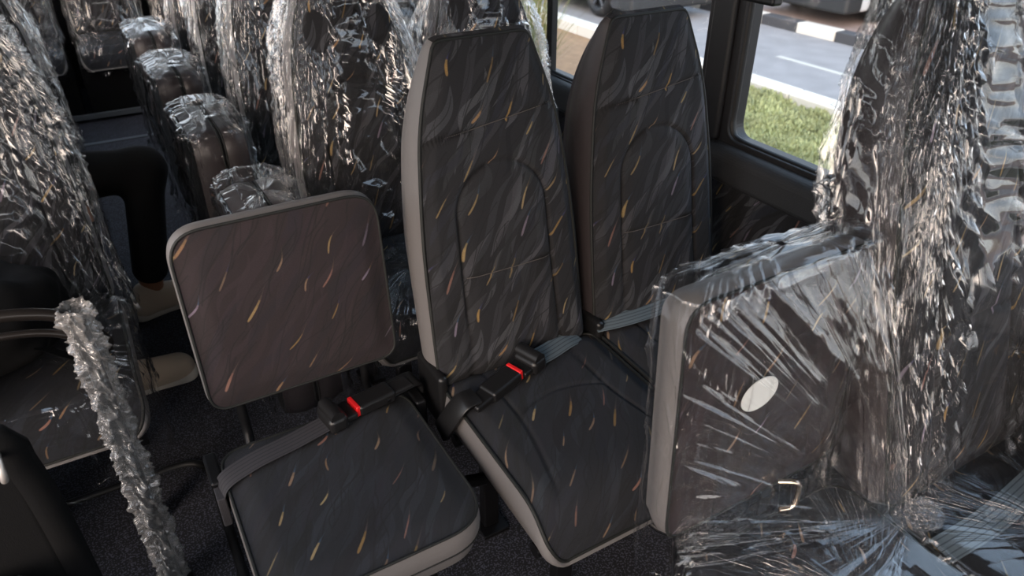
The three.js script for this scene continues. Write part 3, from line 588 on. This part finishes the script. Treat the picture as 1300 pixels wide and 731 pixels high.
// rear bench: wrapped places in a row
for (let i = 0; i < 4; i++) {
  const t = thing('rear_seat', 'film-wrapped rear bench place against the back wall', 'seat', [-0.29 + i * 0.48, 0, -5.38], 0, 'places on the rear bench');
  addPad('backrest', BACK, PIPE.back, M.fabric, M.vinyl, M.shell, t, [0, 0.42, 0], [TILT, 0, 0]);
  addPad('cushion', CUSH, PIPE.cush, M.fabricSkyLit, M.vinyl, M.softBlack, t, [0, 0.41, 0.215], [FLAT + 0.03, 0, 0]);
  part('base', box(-0.22, 0.22, 0.0, 0.31, -0.15, 0.4, 0.006), M.softBlack, t);
  const b = part('plastic_cover', backBag(0.70, { seed: 60 + i, nu: 130, nv: 90, amp: 0.016 }), M.filmStreak, t, FILM); b.position.set(0, 0.42, 0);
  const c = part('cushion_cover', boxBag(0.40, 0.13, 0.46, { seed: 70 + i, nu: 110, nv: 50, amp: 0.012, hem: 0.05 }), M.film, t, FILM); c.position.set(0, 0.36, 0.215);
}

// door-side single seats
function singleSeat(x, z, seed, label, res = 1) {
  const t = thing('single_seat', label, 'seat', [x, 0, z]);
  addPad('backrest', BACK, PIPE.back, M.fabric, M.vinyl, M.shell, t, [0, 0.45, 0], [TILT, 0, 0]);
  addPad('cushion', CUSH, PIPE.cush, M.fabricSkyLit, M.vinyl, M.softBlack, t, [0, 0.453, 0.215], [FLAT + 0.03, 0, 0]);
  part('frame', merge([rod([-0.18, 0.31, 0.36], [0.18, 0.31, 0.36], 0.016), rod([-0.18, 0.31, 0.02], [0.18, 0.31, 0.02], 0.016)]), M.steel, t);
  for (const [lx, lz] of [[-0.14, 0.34], [0.14, 0.34], [-0.14, 0.03], [0.14, 0.03]]) part('leg', box(lx - 0.018, lx + 0.018, 0, 0.32, lz - 0.014, lz + 0.014, 0.004), M.steel, t);
  const b = part('plastic_cover', backBag(0.70, { seed, nu: Math.round(420 * res), nv: Math.round(130 * res), amp: 0.023, fold: 38, diag: 0.35 }), M.filmStreak, t, FILM); b.position.set(0, 0.45, 0);
  const c = part('cushion_cover', boxBag(0.42, 0.2, 0.47, { seed: seed + 4, nu: Math.round(170 * res), nv: Math.round(80 * res), amp: 0.016, hem: 0.08 }), M.film, t, FILM); c.position.set(0, 0.385, 0.215);
  return t;
}
singleSeat(-0.28, -1.86, 81, 'film-wrapped single seat across the aisle from the folded seats');
singleSeat(-0.30, -2.62, 85, 'film-wrapped single seat that the seated person uses', 0.7);

// front row on the window side: a wrapped small seat and a wrapped tall seat
{
  const t = thing('front_jump_seat', 'film-wrapped small square-backed seat in front of the window-side double seat', 'seat', [0.79, 0, -0.555]);
  const P = smallPad(0.385, 0.43, 0.06, 0.045, 0.035, [0.4, 0.2]);
  addPad('backrest', P, pipeOf(P, 0.0028), M.fabricWarmLit, M.vinyl, M.shell, t, [0, 0.715, 0], [-0.06, 0, 0], 'rim');
  addPad('cushion', JC, PIPE.jc, M.fabricSkyLit, M.vinyl, M.softBlack, t, [0, 0.46, 0.24], [FLAT, 0, 0], 'rim');
  part('frame', merge([rod([-0.15, 0.36, 0.08], [0.15, 0.36, 0.08], 0.012), rod([-0.15, 0.36, 0.4], [0.15, 0.36, 0.4], 0.012), rod([-0.13, 0.52, -0.03], [-0.13, 0.35, 0.0], 0.011), rod([0.13, 0.52, -0.03], [0.13, 0.35, 0.0], 0.011)]), M.steel, t);
  for (const k of [-1, 1]) part('leg', box(k * 0.13 - 0.015, k * 0.13 + 0.015, 0, 0.37, 0.2, 0.23, 0.003), M.steel, t);
  part('sticker', new THREE.CylinderGeometry(0.03, 0.03, 0.0012, 32).rotateX(Math.PI / 2).scale(1.25, 1.0, 1).translate(-0.05, 0.748, 0.018), std({ color: '#d9dcda', roughness: 0.6 }), t, 'round white sticker');
  part('latch_handle', tube([[0.012, 0.556, 0.045], [0.03, 0.56, 0.062], [0.037, 0.55, 0.067], [0.035, 0.52, 0.07], [0.028, 0.508, 0.068], [0.012, 0.504, 0.06]], 0.005, 30), M.chrome, t, 'bright metal latch handle');
  const b = part('plastic_cover', boxBag(0.385, 0.5, 0.075, { seed: 91, nu: 300, nv: 200, amp: 0.012, fold: 17, diag: 0.9, hem: 0.03 }), M.filmSmooth, t, FILM); b.position.set(0, 0.70, -0.024); b.rotation.x = -0.06;
  const c = part('cushion_cover', boxBag(0.395, 0.13, 0.42, { seed: 92, nu: 200, nv: 110, amp: 0.022, fold: 14, hem: 0.05 }), M.film, t, FILM); c.position.set(0, 0.425, 0.24);
}
{
  // film stretched from the small seat's back and cushion to a gathered knot by the tall seat
  const t = scene.getObjectByName('front_jump_seat'), G = new THREE.Vector3(0.976 - 0.79, 0.5, -0.382 + 0.555);
  const E = new THREE.CatmullRomCurve3([[0.205, 0.80, -0.02], [0.2, 0.9, -0.01], [0.1, 0.935, -0.002], [-0.1, 0.935, -0.002], [-0.195, 0.9, 0.004], [-0.207, 0.75, 0.02], [-0.205, 0.6, 0.03], [-0.2, 0.505, 0.06], [-0.205, 0.5, 0.2], [-0.16, 0.495, 0.36]].map(V));
  part('stretched_film', gridGeo(320, 70, (u, v) => {
    const p = E.getPoint(u).lerp(G, v ** 0.95), w = (1 - v * 0.93) * Math.min(1, 0.3 + v * 5), f = ridge(u * 9, v * 0.6, 5) ** 6, f2 = ridge(u * 21, v * 0.8, 9) ** 5, f3 = ridge(u * 40, v * 5, 2) ** 3, bow = Math.sin(Math.PI * v) * 0.012;
    const q = w * (0.017 * f + 0.009 * f2 + 0.003 * f3) + bow; p.y += q * 0.5; p.z += q * 0.8;
    return [p.x, p.y, p.z, u * 1.6, v * 0.4];
  }), M.filmSmooth, t, FILM);
  part('film_knot', weld(gridGeo(60, 50, (u, v) => {
    const a = u * 2 * Math.PI, b = (v - 0.5) * Math.PI, c = Math.cos(b), d = [Math.cos(a) * c, Math.sin(b), Math.sin(a) * c], r = 1 + 0.25 * ridge(d[0] * 2, d[1] * 2, d[2] * 2) ** 2;
    return [G.x + 0.03 + d[0] * r * 0.026, G.y + 0.0 + d[1] * r * 0.018, G.z + 0.012 + d[2] * r * 0.026, u, v];
  }), 60, 50), M.film, t, FILM);
}
{
  const t = thing('tall_seat', 'film-wrapped tall seat against the window, beyond the small square-backed seat', 'seat', [1.19, 0, -0.42]);
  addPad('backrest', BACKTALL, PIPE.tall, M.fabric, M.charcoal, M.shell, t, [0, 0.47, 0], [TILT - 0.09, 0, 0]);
  addPad('cushion', CUSH, PIPE.cush, M.fabricSkyLit, M.vinyl, M.softBlack, t, [0, 0.453, 0.215], [FLAT + 0.03, 0, 0]);
  part('frame', merge([rod([-0.18, 0.31, 0.36], [0.18, 0.31, 0.36], 0.016), rod([-0.18, 0.31, 0.02], [0.18, 0.31, 0.02], 0.016)]), M.steel, t);
  for (const [lx, lz] of [[-0.14, 0.34], [0.14, 0.34], [-0.14, 0.03], [0.14, 0.03]]) part('leg', box(lx - 0.018, lx + 0.018, 0, 0.32, lz - 0.014, lz + 0.014, 0.004), M.steel, t);
  part('belt_webbing', band([[-0.2, 0.47, 0.1], [-0.1, 0.49, 0.11], [0.05, 0.492, 0.1], [0.2, 0.48, 0.08]], 0.047, [0, 0, 1]), M.web, t);
  const b = part('plastic_cover', backBag(0.88, { seed: 95, nu: 460, nv: 160, amp: 0.022, fold: 36, diag: 0.3, w: 0.215 }), M.filmStreak, t, FILM); b.position.set(0, 0.46, 0.0); b.rotation.x = -0.09;
  const c = part('cushion_cover', boxBag(0.42, 0.13, 0.47, { seed: 96, nu: 200, nv: 110, amp: 0.02, hem: 0.05 }), M.film, t, FILM); c.position.set(0, 0.425, 0.215);
}

// ---------------------------------------------------------------- door-side pole, rail and screen
{
  const t = thing('grab_pole', 'upright grab pole tightly bound in crinkled clear film, beside the floor hatch', 'pole', [-0.13, 0, -1.3]);
  part('pole', rod([0, 0, 0], [0, 0.73, 0], 0.014, 20), std({ color: '#232326', roughness: 0.35, metalness: 0.3 }), t);
  part('floor_flange', new THREE.CylinderGeometry(0.035, 0.04, 0.012, 24).translate(0, 0.006, 0), M.steel, t);
  part('film_wrap', weld(gridGeo(72, 300, (u, v) => {
    const a = u * 2 * Math.PI, y = 0.03 + v * 0.73, c = Math.cos(a), s = Math.sin(a), sp = y * 20 + 0.8 * c;
    const r = 0.021 + 0.010 * (ridge(c * 0.8, sp, s * 0.8) ** 4) + 0.008 * ridge(c * 0.9, y * 44 + c, s * 0.9) ** 3 + 0.006 * noise3(c * 1.2, y * 11, s * 1.2);
    return [c * r, y, s * r, u * 0.6, y * 4];
  }), 72, 300), M.filmTight, t, FILM);
  part('rail', merge([tube([[0, 0.725, 0], [-0.04, 0.755, 0.0], [-0.12, 0.775, 0], [-0.25, 0.78, 0], [-0.43, 0.78, 0]], 0.011), tube([[0, 0.69, 0], [-0.05, 0.72, 0.0], [-0.12, 0.735, 0], [-0.25, 0.74, 0], [-0.43, 0.74, 0]], 0.007)]), std({ color: '#2e2a28', roughness: 0.3, metalness: 0.6 }), t, 'dark curved handrail');
}
{
  const t = thing('entrance_screen', 'black padded entrance screen at the door step', 'screen', [-0.36, 0, -1.0]);
  part('panel', box(-0.2, 0.135, 0.02, 0.76, -0.02, 0.02, 0.018), M.softBlack, t);
  part('edge_pad', tube([[0.14, 0.02, 0], [0.14, 0.4, 0], [0.13, 0.68, 0], [0.09, 0.75, 0], [-0.19, 0.76, 0]], 0.024, 50, 12), M.softBlack, t);
  part('coat_hook', tube([[0.115, 0.735, 0.02], [0.118, 0.74, 0.04], [0.118, 0.72, 0.05], [0.115, 0.705, 0.042]], 0.005, 20), std({ color: '#c9c2bb', roughness: 0.4, metalness: 0.7 }), t, 'small pale metal hook');
}
single('step_cover', box(-0.09, 0.09, 0, 0.545, -0.09, 0.09, 0.05), std({ color: '#5a5856', roughness: 0.7 }), 'pale grey rounded cover beside the black entrance screen', 'cover', [-0.34, 0, -0.885]);
{
  const t = thing('shoulder_bag', 'soft black fabric bag lying on the film-wrapped single seat', 'bag', [-0.36, 0.5, -1.64]);
  part('body', weldBag(), M.softBlack, t);
  part('strap', band([[0.12, 0.06, 0.1], [0.2, 0.02, 0.13], [0.24, 0.0, 0.05], [0.2, 0.02, -0.03], [0.12, 0.08, -0.05]], 0.035, [0, 0.2, 1]), M.softBlack, t);
}
function weldBag() {
  return weld(gridGeo(60, 40, (u, v) => {
    const a = u * 2 * Math.PI, b = (v - 0.5) * Math.PI, c = Math.cos(b) ** 0.5, x = 0.19 * Math.cos(a) * c, z = 0.15 * Math.sin(a) * c, y = 0.1 + 0.1 * Math.sin(b), k = 1 + 0.1 * noise3(x * 9, y * 9, z * 9);
    return [x * k, y * k, z * k, u * 2, v];
  }), 60, 40);
}

// ---------------------------------------------------------------- seated person
function flesh(bones, cell, blend = 0.03) {   // bones: [a, b, ra, rb]
  const lo = [1e9, 1e9, 1e9], hi = [-1e9, -1e9, -1e9];
  for (const [a, b, ra, rb] of bones) for (let k = 0; k < 3; k++) { lo[k] = Math.min(lo[k], a[k] - ra, b[k] - rb); hi[k] = Math.max(hi[k], a[k] + ra, b[k] + rb); }
  const size = Math.max(...hi.map((h, k) => h - lo[k])) * 1.15 + 0.04, N = Math.min(120, Math.ceil(size / cell)), mid = lo.map((l, k) => (l + hi[k]) / 2);
  const mc = new MarchingCubes(N, M.softBlack, false, false, 400000); mc.isolation = 0;
  const dist = (x, y, z) => {
    let d = 1;
    for (const [a, b, ra, rb] of bones) {
      const vx = b[0] - a[0], vy = b[1] - a[1], vz = b[2] - a[2], L = vx * vx + vy * vy + vz * vz || 1e-9, t = clamp(((x - a[0]) * vx + (y - a[1]) * vy + (z - a[2]) * vz) / L);
      const e = Math.hypot(x - a[0] - vx * t, y - a[1] - vy * t, z - a[2] - vz * t) - lerp(ra, rb, t), h = Math.max(blend - Math.abs(d - e), 0) / blend; d = Math.min(d, e) - h * h * blend * 0.25;
    }
    return d;
  };
  for (let k = 0; k < N; k++) for (let j = 0; j < N; j++) for (let i = 0; i < N; i++) {
    const q = (n) => (n - N / 2) / (N / 2) * size / 2;
    mc.field[k * N * N + j * N + i] = -dist(mid[0] + q(i), mid[1] + q(j), mid[2] + q(k));
  }
  mc.update();
  const g = new THREE.BufferGeometry(), n = mc.count, p = mc.positionArray.slice(0, n * 3), nn = mc.normalArray.slice(0, n * 3);
  for (let i = 0; i < p.length; i++) p[i] = p[i] * size / 2 + mid[i % 3];
  g.setAttribute('position', new THREE.BufferAttribute(p, 3)); g.setAttribute('normal', new THREE.BufferAttribute(nn, 3)); g.setAttribute('uv', new THREE.BufferAttribute(new Float32Array(n * 2), 2));
  return g;
}
{
  const t = thing('person', 'person in black clothes and pale shoes, seated with one knee in the aisle', 'person', [-0.28, 0, -2.42]);
  const X = (p) => [p[0] + 0.28, p[1], p[2] + 2.42];
  const hip1 = X([-0.26, 0.56, -2.52]), hip2 = X([-0.33, 0.56, -2.36]), knee1 = X([0.075, 0.51, -2.60]), knee2 = X([-0.165, 0.52, -2.1]), ank1 = X([0.0, 0.11, -2.53]), ank2 = X([-0.15, 0.11, -2.08]);
  const pelvis = X([-0.32, 0.57, -2.46]), chest = X([-0.38, 0.9, -2.5]), neck = X([-0.38, 1.08, -2.5]), head = X([-0.35, 1.22, -2.48]);
  const skin = std({ color: '#9a6a50', roughness: 0.6 }), cloth = std({ color: '#0a0a0b', roughness: 0.9 }), shoe = std({ color: '#b8a793', roughness: 0.75 }), sole = std({ color: '#cfc8bd', roughness: 0.7 });
  const sh1 = X([-0.3, 1.02, -2.62]), sh2 = X([-0.42, 1.02, -2.34]), el1 = X([-0.32, 0.8, -2.68]), el2 = X([-0.33, 0.79, -2.24]), wr1 = X([-0.3, 0.69, -2.5]), wr2 = X([-0.17, 0.64, -2.22]);
  const up = (p, d) => [p[0] + d[0], p[1] + d[1], p[2] + d[2]];
  const hand = (w, dir) => {
    const n = Math.hypot(...dir), d = dir.map((q) => q / n), s = [-d[2], 0, d[0]], b = [[w, up(w, d.map((q) => q * 0.07)), 0.024, 0.028]];
    [[-0.03, 0.062], [-0.01, 0.072], [0.011, 0.068], [0.031, 0.055]].forEach(([o, L]) => {
      const r0 = up(w, [d[0] * 0.08 + s[0] * o, d[1] * 0.08, d[2] * 0.08 + s[2] * o]), r1 = up(r0, [d[0] * L * 0.55, -0.008, d[2] * L * 0.55]), r2 = up(r1, [d[0] * L * 0.35, -0.025, d[2] * L * 0.35]);
      b.push([r0, r1, 0.0095, 0.009], [r1, r2, 0.009, 0.007]);
    });
    const th = up(w, [d[0] * 0.03 + s[0] * 0.03, 0, d[2] * 0.03 + s[2] * 0.03]), th2 = up(th, [d[0] * 0.045 + s[0] * 0.025, -0.01, d[2] * 0.045 + s[2] * 0.025]);
    b.push([th, th2, 0.012, 0.009]); return flesh(b, 0.004, 0.008);
  };
  const bodyBones = [[up(neck, [0, -0.06, 0]), up(neck, [0.01, 0.06, 0]), 0.055, 0.05], [head, up(head, [0.01, 0.05, 0]), 0.085, 0.088], [up(head, [0.04, -0.05, 0]), up(head, [0.055, -0.06, 0]), 0.06, 0.045], [up(head, [0.09, -0.005, 0]), up(head, [0.105, -0.025, 0]), 0.012, 0.016]];
  for (const k of [-1, 1]) bodyBones.push([up(head, [0, -0.01, k * 0.085]), up(head, [-0.005, 0.02, k * 0.09]), 0.014, 0.018]);
  bodyBones.push([ank1, up(ank1, [0.005, 0.09, 0]), 0.037, 0.045], [ank2, up(ank2, [0, 0.09, 0]), 0.037, 0.045]);
  const bd = part('body', merge([flesh(bodyBones.slice(0, 6), 0.006, 0.03), flesh([bodyBones[6]], 0.006, 0.01), flesh([bodyBones[7]], 0.006, 0.01), hand(wr1, [0.03, -0.03, 0.1]), hand(wr2, [0.05, -0.07, 0.1])]), skin, t);
  for (const k of [-1, 1]) part('eye', new THREE.SphereGeometry(0.011, 16, 12).translate(head[0] + 0.082, head[1] + 0.012, head[2] + k * 0.032), std({ color: '#2a1c14', roughness: 0.2 }), bd);
  part('mouth', new THREE.SphereGeometry(0.02, 16, 10).scale(0.25, 0.22, 1).translate(head[0] + 0.098, head[1] - 0.062, head[2]), std({ color: '#7a4038', roughness: 0.6 }), bd);
  part('hair', flesh([[up(head, [-0.025, 0.02, 0]), up(head, [0.0, 0.075, 0]), 0.088, 0.082], [up(head, [-0.05, -0.03, 0]), up(head, [-0.04, 0.04, 0]), 0.06, 0.075]], 0.006, 0.03), std({ color: '#0e0b0a', roughness: 0.8 }), t);
  part('trousers', flesh([[hip1, knee1, 0.088, 0.066], [hip2, knee2, 0.088, 0.066], [knee1, up(ank1, [0.01, 0.07, 0]), 0.064, 0.058], [knee2, up(ank2, [0, 0.06, 0]), 0.064, 0.055], [hip1, hip2, 0.1, 0.1]], 0.011, 0.05), cloth, t);
  part('jacket', flesh([[pelvis, chest, 0.125, 0.14], [chest, up(neck, [0, -0.05, 0]), 0.13, 0.06], [chest, sh1, 0.1, 0.065], [chest, sh2, 0.1, 0.065], [sh1, el1, 0.06, 0.05], [sh2, el2, 0.06, 0.05], [el1, wr1, 0.05, 0.036], [el2, wr2, 0.05, 0.036]], 0.012, 0.06), cloth, t);
  const footwear = (ank, yaw) => {
    const c = Math.cos(yaw), s = Math.sin(yaw), P = (f, y, q) => [ank[0] + c * f + s * q, y, ank[2] - s * f + c * q];
    const m = part('shoe', flesh([[P(-0.05, 0.06, 0), P(-0.03, 0.09, 0), 0.042, 0.042], [P(-0.04, 0.045, 0), P(0.16, 0.04, 0.005), 0.038, 0.042], [P(0.0, 0.08, 0), P(0.14, 0.045, 0), 0.036, 0.034]], 0.006, 0.03), shoe, t, 'pale beige trainer');
    part('sole', flesh([[P(-0.055, 0.014, 0), P(0.05, 0.014, 0), 0.034, 0.03], [P(0.05, 0.014, 0), P(0.165, 0.016, 0.005), 0.03, 0.042]], 0.006, 0.02), sole, m);
    part('laces', merge([0, 1, 2, 3].map((i) => tube([P(0.03 + i * 0.026, 0.085 - i * 0.006, -0.03), P(0.035 + i * 0.026, 0.112 - i * 0.011, 0), P(0.03 + i * 0.026, 0.085 - i * 0.006, 0.03)], 0.0025, 10, 5))), sole, m);
  };
  footwear(ank1, 0.25); footwear(ank2, 0.1);
}

renderer.render(scene, camera);
